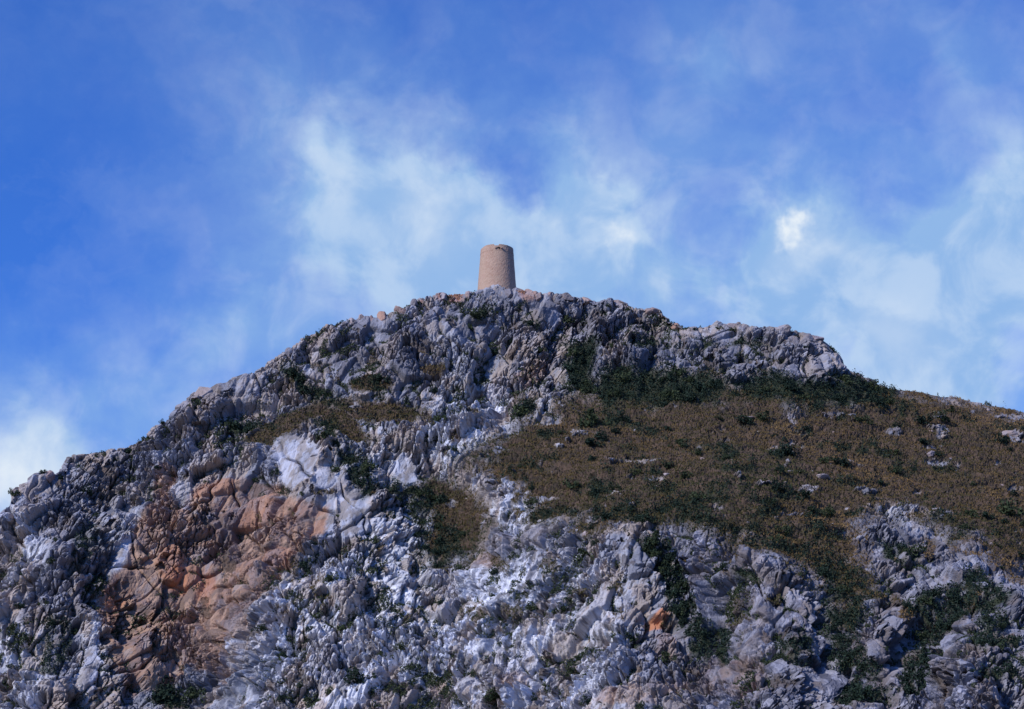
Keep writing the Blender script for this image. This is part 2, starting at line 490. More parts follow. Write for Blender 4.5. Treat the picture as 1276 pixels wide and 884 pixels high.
SLAB = union(region([(345, 552), (372, 540), (398, 566), (390, 590), (360, 612), (348, 600)], 3, 3), region([(392, 585), (425, 580), (428, 600), (410, 614), (392, 606)], 3, 3),
             region([(385, 640), (405, 618), (418, 622), (416, 668), (388, 668)], 3, 3), region([(420, 620), (458, 610), (456, 664), (424, 672)], 3, 3),
             region([(136, 712), (150, 680), (162, 678), (160, 720), (138, 732)], 3, 3), region([(488, 562), (512, 570), (524, 602), (505, 606), (490, 590)], 3, 3),
             region([(105, 812), (122, 800), (130, 840), (112, 872), (98, 850)], 4, 4), region([(215, 610), (240, 600), (242, 640), (228, 662)], 4, 5) * .7)
PALE = union(
    region([(310, 760), (345, 710), (400, 690), (470, 650), (540, 650), (560, 720), (590, 720), (640, 690), (720, 690), (760, 720), (780, 800), (760, 900), (290, 900)], 22, 22),
    region([(-40, 755), (35, 765), (60, 830), (65, 920), (-40, 920)], 12, 16) * 1.3, region([(-40, 655), (35, 630), (62, 670), (35, 725), (-40, 735)], 14, 16), blob(140, 650, 40, 40) * .45, blob(112, 830, 20, 50, 15) * .8,
    region([(540, 480), (600, 470), (700, 490), (650, 530), (590, 580), (540, 590), (520, 540)], 12, 18) * .85,
    region([(585, 600), (612, 592), (645, 622), (690, 632), (690, 655), (640, 665), (590, 640)], 8, 12), blob(450, 560, 40, 40) * .5, blob(560, 440, 40, 30) * .4, blob(400, 455, 20, 20) * .45, SLAB,
    blob(240, 580, 50, 40) * .4, blob(650, 790, 80, 50) * .3, blob(1150, 660, 40, 14, 15) * .6, blob(1108, 637, 12, 6) * 1.2)
DARKROCK_SHADE = union(region([(360, 430), (470, 395), (560, 372), (700, 370), (790, 380), (850, 405), (1000, 412), (1060, 470), (900, 480), (760, 465), (690, 440), (560, 430), (470, 470), (400, 470)], 20, 20) * .9,
                 region([(20, 610), (160, 560), (230, 500), (340, 450), (340, 500), (250, 560), (190, 600), (150, 680), (110, 740), (60, 720)], 16, 20) * .65,  # left flank: shade on its tilted faces is put into the rock colour
                 region([(860, 660), (1276, 660), (1400, 760), (1400, 920), (850, 920), (830, 760)], 24, 20) * 1.5, region([(40, 700), (110, 720), (100, 800), (60, 860), (45, 800)], 14, 18) * .6)  # lower right: faces turned from the sun are darkened in colour too

GRASS *= 1 - np.clip(SLAB, 0, 1)
rock = np.clip(1 - np.maximum(GRASS, SCRUB * 0.85), 0, 1)

# ------------------------------------------------------------------ relief
ax_s = np.array([0.30, 0.36, 0.88])
ax_s /= np.linalg.norm(ax_s)
e1 = np.cross(ax_s, [0, 1, 0]); e1 /= np.linalg.norm(e1)
e2 = np.cross(ax_s, e1)
Q = np.stack([Pw @ e1, Pw @ e2, Pw @ ax_s], -1).astype(np.float32)


def bl(size, seed, stretch, wamp):
    q = Q / np.array([size, size, size * stretch], np.float32)
    q = q + np.stack([vnoise(Q / (size * 1.4), seed + 1), vnoise(Q / (size * 1.4), seed + 2), vnoise(Q / (size * 1.4), seed + 3)], -1) * wamp
    return worley(q, seed)


disp = fbm(Pw / 34.0, 21, 3, 0.55) * 4.2 * (0.35 + 0.65 * rock)
slabk = 1 - 0.90 * np.clip(SLAB, 0, 1)
# some faces are sheer and clean, others are fretted; stony breaks in the grass stay low; the scar broke off in flat planes
fret = np.clip(0.56 + 1.9 * fbm(Pw / 13.0, 931, 3, .55) - .22 * region([(880, 690), (1040, 720), (1276, 720), (1300, 920), (900, 920), (890, 800)], 20, 20) + .1 * PALE, 0.12, 1.15) * (1 - .2 * RED)
lowk = 1 - 0.62 * MEADOW
lev = {}


def soften(d, n):
    g = d.reshape(NR, NU)
    for ax_ in (0, 1, 0, 1):
        pad = [(0, 0), (0, 0)]
        pad[ax_] = (n + 1, n)
        c = np.cumsum(np.pad(g, pad, mode='edge'), axis=ax_, dtype=np.float64)
        m = 2 * n + 1
        g = ((c[m:] - c[:-m]) if ax_ == 0 else (c[:, m:] - c[:, :-m])) / m
    return g.astype(np.float32).ravel()


#  cell m, stretch, step, tilt, joint depth, joint width, warp
for size, stretch, ampo, tilt, crack, cw, wp, seed in ((16.0, 1.4, 1.7, 2.7, .9, .04, .10, 5), (6.0, 1.6, 1.1, 2.3, 1.3, .04, .10, 6), (2.4, 2.1, .55, .55, 1.5, .055, .18, 7), (0.95, 1.5, .28, .22, .75, .10, .22, 8)):
    off, f1, gap, r = bl(size, seed * 31, stretch, wp)
    d = (r[:, 0] - 0.5) * ampo + (off * (r * 2 - 1)).sum(-1) * tilt - crack * np.clip(1 - gap / (2.2 * cw), 0, 1)
    d -= d.mean()
    if size > 3:                                     # steps between blocks are weathered slopes, not razor edges
        d = soften(d, 4 if size > 10 else 1)
    k = rock * slabk * lowk * (fret if size < 3 else 1)
    if 3 < size < 10:
        k = k * (1 - .25 * RED)
    if size > 10:
        k = (0.25 + 0.75 * rock) * (1 - .5 * MEADOW) * (1 - .7 * np.clip(SLAB, 0, 1))
    if size < 1:
        k = np.maximum(k, 0.4 * GRASS)
    if size < 3:                                     # hollows eaten into the limestone
        d -= np.where(r[:, 2] < 0.30, 1.6 * size ** 0.7, 0) * np.exp(-(f1 / 0.36) ** 4)
    disp += d * k
    lev[seed] = r
cellrnd = lev[6][:, 1]
cellrnd2 = lev[7][:, 2] * .6 + lev[6][:, 2] * .4
# runnels down the face and long inclined ledges
run = fbm(Q / np.array([2.6, 2.6, 17.0], np.float32), 141, 4, .55)
disp += -np.abs(run) * (.4 + 1.0 * np.clip(PALE, 0, 1)) * rock * slabk * lowk * (1 - .4 * RED)
# two families of long joints cross the face as dark clefts
for (nx_, ny_, nz_), per, wd_, dep, sd2 in (((0.80, 0.15, -0.58), 9.0, .035, 1.7, 211), ((0.93, 0.10, 0.35), 7.0, .035, 1.4, 221), ((-0.35, .2, .91), 12.0, .03, 1.5, 231)):
    jt = (Pw @ np.array([nx_, ny_, nz_])) / per + fbm(Pw / 16.0, sd2, 3, .5) * .55
    jd = np.abs(jt - np.round(jt))
    on = np.clip(fbm(Pw / 13.0, sd2 + 5, 2, .5) * 3 + .35, 0, 1)
    disp -= dep * np.exp(-(jd / wd_) ** 1.5) * on * rock * lowk
bed = (Pw @ np.array([-0.42, 0.25, 0.87])) / 8.5 + fbm(Pw / 22.0, 151, 3, .5) * .8
saw = bed - np.floor(bed)
saw = np.where(saw < .16, 1 - saw / .16, (saw - .16) / .84)
disp += (saw * 1.5 - .75) * rock * slabk * lowk * np.clip(.5 + fbm(Pw / 18.0, 161, 2, .5), 0, 1)
RELIEF = disp - fbm(Pw / 34.0, 21, 3, 0.55) * 4.2 * (0.35 + 0.65 * rock)
disp += fbm(Pw / 1.6, 77, 3, 0.6) * 0.09
disp += GRASS * (fbm(Pw / np.array([7.0, 5.0, 2.5]), 91, 4, 0.6) * 0.9)
# near the skyline keep the traced outline
edge = np.ones((NR, 1), np.float32)
fade = 0.45
edge[:NB + 1] = fade
edge[NB:NB + 40, 0] = np.linspace(fade, 1, 40)
disp = disp.reshape(NR, NU) * edge
# blocks stand out of the cliff sideways more than upwards, so they end in upright faces and ledges
hor = Nn * np.array([1, 1, 0.0])
hor /= np.linalg.norm(hor, axis=-1, keepdims=True) + 1e-6
mixk = (0.58 * rock.reshape(NR, NU) * (Nn[..., 2] < .93))[..., None]
Nd = Nn * (1 - mixk) + hor * mixk
Nd /= np.linalg.norm(Nd, axis=-1, keepdims=True)
PD = P + Nd * disp[..., None]
print('terrain', round(time.time() - T0, 1))


def grid_mesh(name, PD):
    nr, nu = PD.shape[:2]
    me = bpy.data.meshes.new(name)
    idx = np.arange(nr * nu, dtype=np.int32).reshape(nr, nu)
    q = np.stack([idx[:-1, :-1], idx[1:, :-1], idx[1:, 1:], idx[:-1, 1:]], -1).reshape(-1, 4)
    me.vertices.add(nr * nu)
    me.vertices.foreach_set('co', PD.astype(np.float32).ravel())
    me.loops.add(q.size)
    me.loops.foreach_set('vertex_index', q.ravel())
    me.polygons.add(len(q))
    me.polygons.foreach_set('loop_start', np.arange(0, q.size, 4, dtype=np.int32))
    me.update(calc_edges=True)
    return me


def attr(me, name, *chs):
    a = me.attributes.new(name, 'FLOAT_COLOR', 'POINT')
    n = len(me.vertices)
    arr = np.zeros((n, 4), np.float32)
    for i, c in enumerate(chs):
        arr[:, i] = c
    a.data.foreach_set('color', arr.ravel())


def link(name, me, mat=None, parent=None):
    o = bpy.data.objects.new(name, me)
    COL.objects.link(o)
    if mat:
        me.materials.append(mat)
    if parent:
        o.parent = parent
    return o


def tag(o, label=None, cat=None, group=None, kind=None):
    for k, val in (('label', label), ('category', cat), ('group', group), ('kind', kind)):
        if val:
            o[k] = val
    return o


def material(name):
    m = bpy.data.materials.new(name)
    m.use_nodes = True
    t = NT(m.node_tree)
    t.n.clear()
    out = t.new('ShaderNodeOutputMaterial')
    b = t.new('ShaderNodeBsdfPrincipled')
    t.l.new(b.outputs[0], out.inputs[0])
    b.inputs['Roughness'].default_value = 0.9
    b.inputs['Specular IOR Level'].default_value = 0.15
    return m, t, b


def get_attr(t, name):
    a = t.new('ShaderNodeAttribute', attribute_name=name)
    s = t.new('ShaderNodeSeparateColor')
    t.l.new(a.outputs['Color'], s.inputs[0])
    return s.outputs[0], s.outputs[1], s.outputs[2], a.outputs['Alpha']


def rock_colour(t, pos, pale, dark, cell, cell2, s1=None, s2=None, s3=None, slab=0.0):
    if s1 is None:
        s1, s2, s3 = t.noise(pos, 0.5, 5, 0.6), t.noise(pos, 1.3, 4, 0.6), t.noise(pos, 0.2, 5, 0.6)
    grey = t.mix(t.ramp(s3, 0.35, 0.65), (0.205, 0.208, 0.252), (0.37, 0.368, 0.415))
    light = t.mix(t.ramp(s2, 0.35, 0.62), (0.50, 0.505, 0.57), (0.64, 0.645, 0.70))
    pk = t.math('MULTIPLY', pale, t.ramp(t.math('ADD', t.math('MULTIPLY', s1, 0.6), t.math('MULTIPLY', s3, 0.4)), 0.25, 0.42))
    c = t.mix(pk, grey, light)
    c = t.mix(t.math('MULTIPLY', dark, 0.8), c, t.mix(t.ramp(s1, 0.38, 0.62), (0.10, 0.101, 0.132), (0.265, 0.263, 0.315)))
    c = t.mix(t.math('MULTIPLY', slab, 0.9), c, t.mix(t.ramp(s1, 0.40, 0.66), (0.36, 0.375, 0.46), (0.22, 0.195, 0.195)))
    clean = t.math('SUBTRACT', 1.0, t.math('MULTIPLY', slab, 0.8))
    # warm weathering runs down the face in streaks, and each block has a tone of its own
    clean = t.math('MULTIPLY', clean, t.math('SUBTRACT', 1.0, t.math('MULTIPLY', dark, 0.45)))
    tan = t.math('MULTIPLY', t.math('MULTIPLY', t.ramp(t.math('SUBTRACT', s3, t.math('MULTIPLY_ADD', s1, 0.5, -0.25)), 0.50, 0.65), 0.7), clean)
    c = t.mix(tan, c, t.mix(s2, (0.21, 0.15, 0.115), (0.40, 0.32, 0.26)))
    c = t.mix(t.math('MULTIPLY', t.math('MULTIPLY', t.ramp(cell, 0.6, 1.0), 0.3), clean), c, (0.30, 0.22, 0.17))
    v = t.math('MULTIPLY_ADD', cell2, 0.6, 0.7)
    c = t.mix(1.0, c, t.vmath('SCALE', (1, 1, 1), scale=v), 'MULTIPLY')
    # lichen and soil stains
    st = t.ramp(t.math('ADD', t.math('MULTIPLY', s1, 0.45), t.math('MULTIPLY', s2, 0.55)), 0.55, 0.64)
    c = t.mix(t.math('MULTIPLY', t.math('MULTIPLY', st, 0.7), clean), c, (0.075, 0.06, 0.06))
    return c


def rock_bump(t, pos, b, strength=0.6):
    h = t.math('ADD', t.noise(pos, 2.6, 6, 0.65), t.math('MULTIPLY', t.voro(pos, 2.2), 0.5))
    nd = t.new('ShaderNodeBump')
    nd.inputs['Strength'].default_value = strength
    nd.inputs['Distance'].default_value = 0.35
    t.put(nd.inputs['Height'], h)
    t.l.new(nd.outputs[0], b.inputs['Normal'])


m_mtn, t, b = material('limestone_and_soil')
pos = t.new('ShaderNodeNewGeometry').outputs['Position']
g_, s_, r_, ru_ = get_attr(t, 'cover')
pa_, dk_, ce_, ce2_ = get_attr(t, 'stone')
k1_, k2_, k3_, sl_ = get_attr(t, 'streak')
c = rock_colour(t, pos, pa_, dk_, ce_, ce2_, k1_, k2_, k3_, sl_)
redc = t.mix(t.ramp(k3_, 0.38, 0.60), (0.25, 0.14, 0.095), (0.36, 0.235, 0.175))
redc = t.mix(t.math('MULTIPLY', t.ramp(k1_, 0.50, 0.64), 0.7), redc, (0.13, 0.095, 0.085))
redc = t.mix(t.math('MULTIPLY', t.math('SUBTRACT', 1.0, t.ramp(k1_, 0.28, 0.42)), 0.45), redc, (0.28, 0.26, 0.27))
redc = t.mix(t.math('MULTIPLY', t.ramp(ce_, 0.74, 0.95), 0.42), redc, (0.38, 0.17, 0.10))
c = t.mix(t.math('MULTIPLY', t.ramp(r_, 0.15, 0.6), t.math('MULTIPLY_ADD', t.ramp(k3_, 0.36, 0.5), 0.3, 0.68)), c, redc)
c = t.mix(ru_, c, t.mix(t.noise(pos, 1.4, 3), (0.44, 0.15, 0.07), (0.40, 0.22, 0.14)))
soil = t.mix(t.ramp(t.noise(pos, 0.5, 5, 0.6), 0.4, 0.6), (0.055, 0.042, 0.032), (0.10, 0.067, 0.048))
gm = t.math('MULTIPLY', g_, t.ramp(t.math('ADD', t.noise(pos, 0.7, 5, 0.65), t.math('MULTIPLY', g_, 0.25)), 0.34, 0.56))
c = t.mix(gm, c, soil)
c = t.mix(s_, c, (0.035, 0.042, 0.025))
t.put(b.inputs['Base Color'], c)
rock_bump(t, pos, b, 0.5)

me = grid_mesh('mountain', PD)
attr(me, 'cover', GRASS, SCRUB, RED, np.clip(RUST, 0, 1))
attr(me, 'stone', np.clip(PALE, 0, 1), np.clip(DARKROCK_SHADE, 0, 1.25), cellrnd, cellrnd2)
sc1 = fbm(Q / np.array([2.4, 2.4, 8.0], np.float32), 171, 5, .62)
sc2 = fbm(Q / np.array([0.9, 0.9, 2.2], np.float32), 181, 4, .6)
sc3 = fbm(Q / np.array([5.5, 5.5, 12.0], np.float32), 191, 5, .6)
attr(me, 'streak', sc1 * .5 + .5, sc2 * .5 + .5, sc3 * .5 + .5, np.clip(SLAB, 0, 1))
me.shade_flat()
mountain = link('mountain', me, m_mtn)
mountain['kind'] = 'structure'
mountain['label'] = 'steep limestone mountain with a brown grassy slope on its right'

# ground sheet out to the horizon
m_gr, t, b = material('dry_ground')
pos = t.new('ShaderNodeNewGeometry').outputs['Position']
t.put(b.inputs['Base Color'], t.mix(t.noise(pos, 0.05, 6), (0.09, 0.075, 0.05), (0.16, 0.12, 0.08)))
gm_ = bpy.data.meshes.new('ground')
gm_.from_pydata([(-9000, -9000, 0), (9000, -9000, 0), (9000, 9000, 0), (-9000, 9000, 0)], [], [(0, 1, 2, 3)])
tag(link('ground', gm_, m_gr), kind='structure')
print('mountain mesh', round(time.time() - T0, 1))

# ------------------------------------------------------------------ surface lookup
PF = PD[NB:NB + NF]
NFm = Nn[NB:NB + NF]


def surf_idx(u, v):
    u = np.asarray(u, float)
    v = np.asarray(v, float)
    i = np.clip(np.round(np.interp(u, UU, np.arange(NU))).astype(int), 0, NU - 1)
    tt = (v - RV[i]) / (VBc[i] - RV[i])
    j = np.clip(np.round(tt * (NF - 1)).astype(int), 0, NF - 1)
    return j, i


def surf(u, v):
    j, i = surf_idx(u, v)
    return PF[j, i], NFm[j, i]


def mask_at(mask, u, v):
    j, i = surf_idx(u, v)
    return mask.reshape(NR, NU)[NB + j, i]


def px(Y):                       # metres per photo pixel at that distance
    return Y / F / math.cos(PITCH)


# ------------------------------------------------------------------ watchtower
m_tow, t, b = material('tower_masonry')
tco = t.new('ShaderNodeTexCoord').outputs['Object']
sx = t.new('ShaderNodeSeparateXYZ')
t.l.new(tco, sx.inputs[0])
ang = t.math('MULTIPLY', t.math('ARCTAN2', sx.outputs[1], sx.outputs[0]), 4.2)
cb = t.new('ShaderNodeCombineXYZ')
t.put(cb.inputs[0], ang)
t.put(cb.inputs[1], t.math('MULTIPLY', sx.outputs[2], 1.25))
wv = t.vmath('ADD', cb.outputs[0], t.vmath('SCALE', t.vmath('SUBTRACT', t.noise(tco, 0.8, 3, color=True), (0.5, 0.5, 0.5)), scale=0.4))
cellc = t.voro(wv, 1.8, out='Color')
sc_ = t.new('ShaderNodeSeparateColor')
t.l.new(cellc, sc_.inputs[0])
stone = t.mix(sc_.outputs[0], (0.35, 0.222, 0.168), (0.42, 0.285, 0.222))
stone = t.mix(t.math('MULTIPLY', t.ramp(t.noise(tco, 0.45, 4), 0.42, 0.62), 0.6), stone, (0.40, 0.28, 0.21))
stone = t.mix(t.math('MULTIPLY', t.ramp(t.noise(tco, 1.6, 5, 0.65), 0.55, 0.7), 0.4), stone, (0.24, 0.165, 0.125))
gap = t.voro(wv, 1.8, 'DISTANCE_TO_EDGE')
mort = t.math('SUBTRACT', 1.0, t.ramp(gap, 0.02, 0.10))
stone = t.mix(t.math('MULTIPLY', mort, 0.3), stone, (0.44, 0.33, 0.27))
t.put(b.inputs['Base Color'], stone)
bp = t.new('ShaderNodeBump')
bp.inputs['Strength'].default_value = 0.09
bp.inputs['Distance'].default_value = 0.15
t.put(bp.inputs['Height'], t.math('ADD', t.ramp(gap, 0.0, 0.14), t.noise(tco, 4.0, 4)))
t.l.new(bp.outputs[0], b.inputs['Normal'])
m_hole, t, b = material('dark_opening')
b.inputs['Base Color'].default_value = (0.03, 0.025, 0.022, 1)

TY = 477.5
tw_c = at(619.2, 363.6, TY)
top_z = at(619.2, 311.5, TY)[2]
base_z = ridgeP[np.argmin(abs(UU - 619))][2] - 0.8
d_tow = np.linalg.norm(tw_c - CAM)
r_low = 24.3 * d_tow / F * 1.0
r_top = 20.3 * d_tow / F * 1.0
slope_r = (r_low - r_top) / (top_z - tw_c[2])
root = bpy.data.objects.new('watchtower', None)
COL.objects.link(root)
root.location = (tw_c[0], TY, base_z)
tag(root, 'round tapering stone watchtower standing on the mountain summit', 'tower')
H = top_z - base_z


def rad(z):
    return r_low - (z - (tw_c[2] - base_z)) * slope_r


def revolve(name, z0, z1, nz, nseg, jag, thick, rough, parent, mat, extra=0.0, seed=1):
    bm = bmesh.new()
    rr = np.random.default_rng(seed)
    rows = []
    zs = np.linspace(z0, z1, nz)
    jz = np.array([jag(2 * math.pi * k / nseg) for k in range(nseg)])
    for iz, z in enumerate(zs):
        row = []
        for k in range(nseg):
            a = 2 * math.pi * k / nseg
            zz = z + (jz[k] if iz == nz - 1 else 0)
            r = rad(z) + extra + rr.normal(0, rough)
            row.append(bm.verts.new((r * math.cos(a), r * math.sin(a), zz)))
        rows.append(row)
    inner = []
    for zi, dz in ((z1, 1), (z0, 0)):
        row = []
        for k in range(nseg):
            a = 2 * math.pi * k / nseg
            r = rad(zi) + extra - thick
            row.append(bm.verts.new((r * math.cos(a), r * math.sin(a), zi + (jz[k] if dz else 0))))
        inner.append(row)
    rows += inner
    for i in range(len(rows) - 1):
        for k in range(nseg):
            k2 = (k + 1) % nseg
            bm.faces.new((rows[i][k], rows[i][k2], rows[i + 1][k2], rows[i + 1][k]))
    for k in range(nseg):
        k2 = (k + 1) % nseg
        bm.faces.new((rows[-1][k], rows[-1][k2], rows[0][k2], rows[0][k]))
    me = bpy.data.meshes.new(name)
    bm.to_mesh(me)
    bm.free()
    return link(name, me, mat, parent)


zp = H - 1.25
wallo = revolve('wall', -2.5, zp, 40, 96, lambda a: 0, 1.2, 0.012, root, m_tow, 0, 3)
jr = np.random.default_rng(5)
jn = np.cumsum(jr.normal(0, 0.06, 96))
jn -= np.linspace(0, jn[-1], 96)


def jag(a):
    k = int(round(a / (2 * math.pi) * 96)) % 96
    j = float(np.clip(jn[k] * 0.5, -0.16, 0.07))
    da = (a - R(268) + math.pi) % (2 * math.pi) - math.pi       # bite out of the rim facing the viewer
    if abs(da) < 0.13:
        j -= 0.55
    return j


revolve('parapet', zp + 0.003, H, 6, 96, jag, 0.7, 0.012, root, m_tow, 0.02, 4)
revolve('string_course', zp - 0.16, zp + 0.12, 2, 96, lambda a: 0, 0.3, 0.02, root, m_tow, 0.028, 6)


def box_mesh(name, x0, x1, y0, y1, z0, z1, mat, parent, jit=0.0):
    bm = bmesh.new()
    bmesh.ops.create_cube(bm, size=1.0)
    for v_ in bm.verts:
        v_.co = Vector((x0 if v_.co.x < 0 else x1, y0 if v_.co.y < 0 else y1, z0 if v_.co.z < 0 else z1))
    bmesh.ops.bevel(bm, geom=bm.edges[:], offset=min(x1 - x0, y1 - y0, z1 - z0) * 0.12, segments=1, affect='EDGES')
    me = bpy.data.meshes.new(name)
    bm.to_mesh(me)
    bm.free()
    return link(name, me, mat, parent)


# roof terrace, and the stub of a machicolation with its dark slot just under the rim
bm = bmesh.new()
bmesh.ops.create_circle(bm, cap_ends=True, segments=48, radius=rad(zp) - 0.75)
bmesh.ops.translate(bm, verts=bm.verts, vec=(0, 0, zp - 0.2))
me = bpy.data.meshes.new('roof_terrace')
bm.to_mesh(me); bm.free()
link('roof_terrace', me, m_tow, root)
yf = -rad(H - 1.0)
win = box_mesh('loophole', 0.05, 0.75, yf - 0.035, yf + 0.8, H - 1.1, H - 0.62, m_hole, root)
for x0 in (-0.45, 0.86):
    box_mesh('corbel', x0, x0 + 0.32, yf - 0.32, yf + 0.4, H - 1.05, H - 0.66, m_tow, root)

# ------------------------------------------------------------------ boulders
m_bld, t, b = material('boulder_stone')
tco = t.new('ShaderNodeTexCoord').outputs['Object']
geo = t.new('ShaderNodeNewGeometry')
oi = t.new('ShaderNodeObjectInfo')
pos = geo.outputs['Position']
oc = t.new('ShaderNodeSeparateColor')
t.l.new(oi.outputs['Color'], oc.inputs[0])
cc = rock_colour(t, pos, oc.outputs[0], oc.outputs[1], 0.3, oi.outputs['Random'])
cc = t.mix(t.math('MULTIPLY', oc.outputs[2], t.math('MULTIPLY_ADD', t.noise(pos, 1.1, 3), 0.5, 0.65, clamp=True)), cc, (0.40, 0.22, 0.15))
t.put(b.inputs['Base Color'], cc)
rock_bump(t, pos, b, 0.5)


def boulder_mesh(seed, cuts=9, rough=0.05):
    rr = np.random.default_rng(seed)
    bm = bmesh.new()
    bmesh.ops.create_icosphere(bm, subdivisions=4, radius=1.0)
    pts = np.array([v_.co[:] for v_ in bm.verts])
    for _ in range(cuts):
        n = rr.normal(size=3)
        n /= np.linalg.norm(n)
        h = rr.uniform(0.5, 0.82)
        dd = pts @ n - h
        pts -= np.outer(np.maximum(dd, 0) * 0.96, n)
    nn = fbm(pts * 2.2 + seed * 3.1, seed, 3, 0.55)
    pts *= (1 + rough * 1.6 * nn)[:, None]
    for v_, p_ in zip(bm.verts, pts):
        v_.co = p_
    me = bpy.data.meshes.new('boulder')
    bm.to_mesh(me)
    bm.free()
    me.materials.append(m_bld)
    return me


BM = [boulder_mesh(s) for s in range(40, 48)]
CUBM = [boulder_mesh(s, 16, 0.03) for s in (60, 61, 62)]


def put_boulder(name, mesh, u, v, w_px, h_px, label, group=None, colr=(0, .5, .2), back=0.6, cat='boulder', sink=0.35, rot=None, Y=None):
    p, n = surf(u, v)
    s = px(p[1])
    o = bpy.data.objects.new(name, mesh)
    COL.objects.link(o)
    a, bb = w_px * s * 0.58, h_px * s * 0.62
    o.scale = (a, a * 0.9, bb)
    o.rotation_euler = rot if rot else (random.uniform(-.2, .2), random.uniform(-.25, .25), random.uniform(0, 6.28))
    o.location = (p[0], p[1] + a * back, p[2] - bb * sink)
    o.color = (*colr, 1)
    tag(o, label, cat, group)
    return o


SKYLINE = [  # u, v of the foot, width, height, label, colour(pale, dark, rust)
    (478, 393, 17, 13, 'squared pinkish boulder on the skyline, lower of the pair left of the tower', (0, .1, .85)),
    (499, 388, 17, 14, 'pointed tan boulder on the skyline, upper of the pair left of the tower', (0, .3, .5)),
    (437, 399, 9, 10, 'small pointed rock sticking up from the left skyline, tip like a tooth', (0, .6, .3)),
    (450, 397, 9, 9, 'small rounded rock on the left skyline just beyond the pointed tooth', (0, .6, .3)),
    (463, 397, 13, 9, 'low reddish rock on the skyline beside the squared pinkish boulder', (0, .4, .5)),
    (516, 380, 8, 9, 'small dark rock on the skyline just right of the boulder pair', (0, .7, .1)),
    (525, 377, 8, 9, 'small reddish rock on the skyline between the boulder pair and the tower', (0, .3, .7)),
    (551, 371, 15, 10, 'broad grey boulder at the left end of the low red wall', (0, .6, .2)),
    (584, 368, 10, 9, 'brown pointed boulder against the left foot of the tower', (0, .5, .4)),
    (608, 366, 18, 12, 'wide grey boulder in front of the tower base', (.2, .5, 0)),
    (621, 363, 12, 14, 'peaked grey rock rising in front of the middle of the tower', (.1, .6, 0)),
    (634, 367, 16, 10, 'low grey rock in front of the right side of the tower base', (0, .6, .1)),
    (659, 366, 15, 13, 'rounded reddish boulder right of the tower', (0, .3, .55)),
    (670, 369, 13, 9, 'slanting tan boulder leaning on the rounded reddish one', (0, .3, .4)),
    (686, 368, 13, 8, 'reddish brown rock capping the skyline right of the tower', (0, .3, .55)),
    (707, 369, 20, 7, 'low flat grey rock on the summit skyline right of the tower', (.1, .5, .15)),
    (732, 370, 16, 8, 'reddish topped rock on the summit skyline between two flat grey ones', (0, .4, .5)),
    (770, 374, 24, 8, 'long flat rock at the right end of the summit skyline', (0, .5, .25)),
    (812, 382, 22, 8, 'tawny rock ledge on the first step down right of the summit', (0, .5, .4)),
    (845, 402, 13, 8, 'rust coloured rock at the notch of the skyline', (0, .2, .8)),
    (893, 405, 20, 10, 'pale rounded boulder on the skyline of the right crag', (.3, .4, 0)),
    (914, 406, 18, 8, 'pinkish low boulder beside the pale rounded one on the right crag', (.1, .4, .3)),
    (975, 412, 20, 8, 'dark flat boulder on the far part of the right crag skyline', (0, .7, .1)),
    (1016, 421, 22, 8, 'reddish grey boulder at the right shoulder of the crag', (0, .5, .3)),
    (253, 492, 32, 13, 'long slab shaped boulder tilted on the left ridge', (.2, .3, .2)),
    (59, 592, 18, 10, 'reddish block on the lowest left skyline', (0, .5, .5)),
    (90, 576, 14, 10, 'square brown block on the far left skyline', (0, .5, .4)),
    (360, 439, 12, 8, 'small purple grey rock in the notch of the left ridge', (0, .6, .1)),
]
for i, (u, v, w_, h_, lab, cl) in enumerate(SKYLINE):
    mesh = CUBM[i % 3] if 'squared' in lab or 'block' in lab or 'square' in lab else BM[i % 8]
    put_boulder('boulder', mesh, u, v, w_, h_ * 1.45, lab, None, cl, back=0.25, sink=0.3)

# ------------------------------------------------------------------ low ruined wall at the tower's foot
def ruined_wall(u0, u1, v0, hpx, label):
    p0, _ = surf(u0, v0)
    p1, _ = surf(u1, v0)
    s = px(p0[1])
    L = np.linalg.norm(p1 - p0)
    h = hpx * s
    nx = 24
    bm = bmesh.new()
    rr = np.random.default_rng(int(u0))
    rows = []
    nz = 7
    tops = h * (0.9 + 0.12 * rr.normal(size=nx))
    for side in (0, 1):
        for iz in (range(nz) if side == 0 else reversed(range(nz))):
            row = []
            for ix in range(nx):
                x = L * ix / (nx - 1)
                z = -1.0 + (tops[ix] + 1.0) * iz / (nz - 1)
                row.append(bm.verts.new((x + rr.normal(0, .02), (0.7 if side else 0) + rr.normal(0, .05), z + rr.normal(0, .03))))
            rows.append(row)
    for i in range(len(rows)):
        ra, rb = rows[i], rows[(i + 1) % len(rows)]
        for ix in range(nx - 1):
            bm.faces.new((ra[ix], ra[ix + 1], rb[ix + 1], rb[ix]))
    for ix, flip in ((0, 0), (nx - 1, 1)):
        f = [r_[ix] for r_ in rows]
        bm.faces.new(f if flip else f[::-1])
    bmesh.ops.recalc_face_normals(bm, faces=bm.faces)
    me = bpy.data.meshes.new('ruined_wall')
    bm.to_mesh(me)
    bm.free()
    o = link('ruined_wall', me, m_red)
    o.location = p0 + np.array([0, 0.4, 0])
    o.rotation_euler.z = math.atan2(p1[1] - p0[1], p1[0] - p0[0])
    tag(o, label, 'wall')


m_red, t, b = material('red_rubble')
pos = t.new('ShaderNodeNewGeometry').outputs['Position']
t.put(b.inputs['Base Color'], t.mix(t.ramp(t.noise(pos, 1.2, 5, 0.65), 0.4, 0.6), (0.20, 0.10, 0.07), (0.36, 0.19, 0.125)))
rock_bump(t, pos, b, 0.6)
ruined_wall(556, 581, 372, 7.0, 'low ruined wall of reddish rubble left of the tower')
ruined_wall(642, 654, 370, 7.0, 'short reddish rubble wall stub right of the tower')

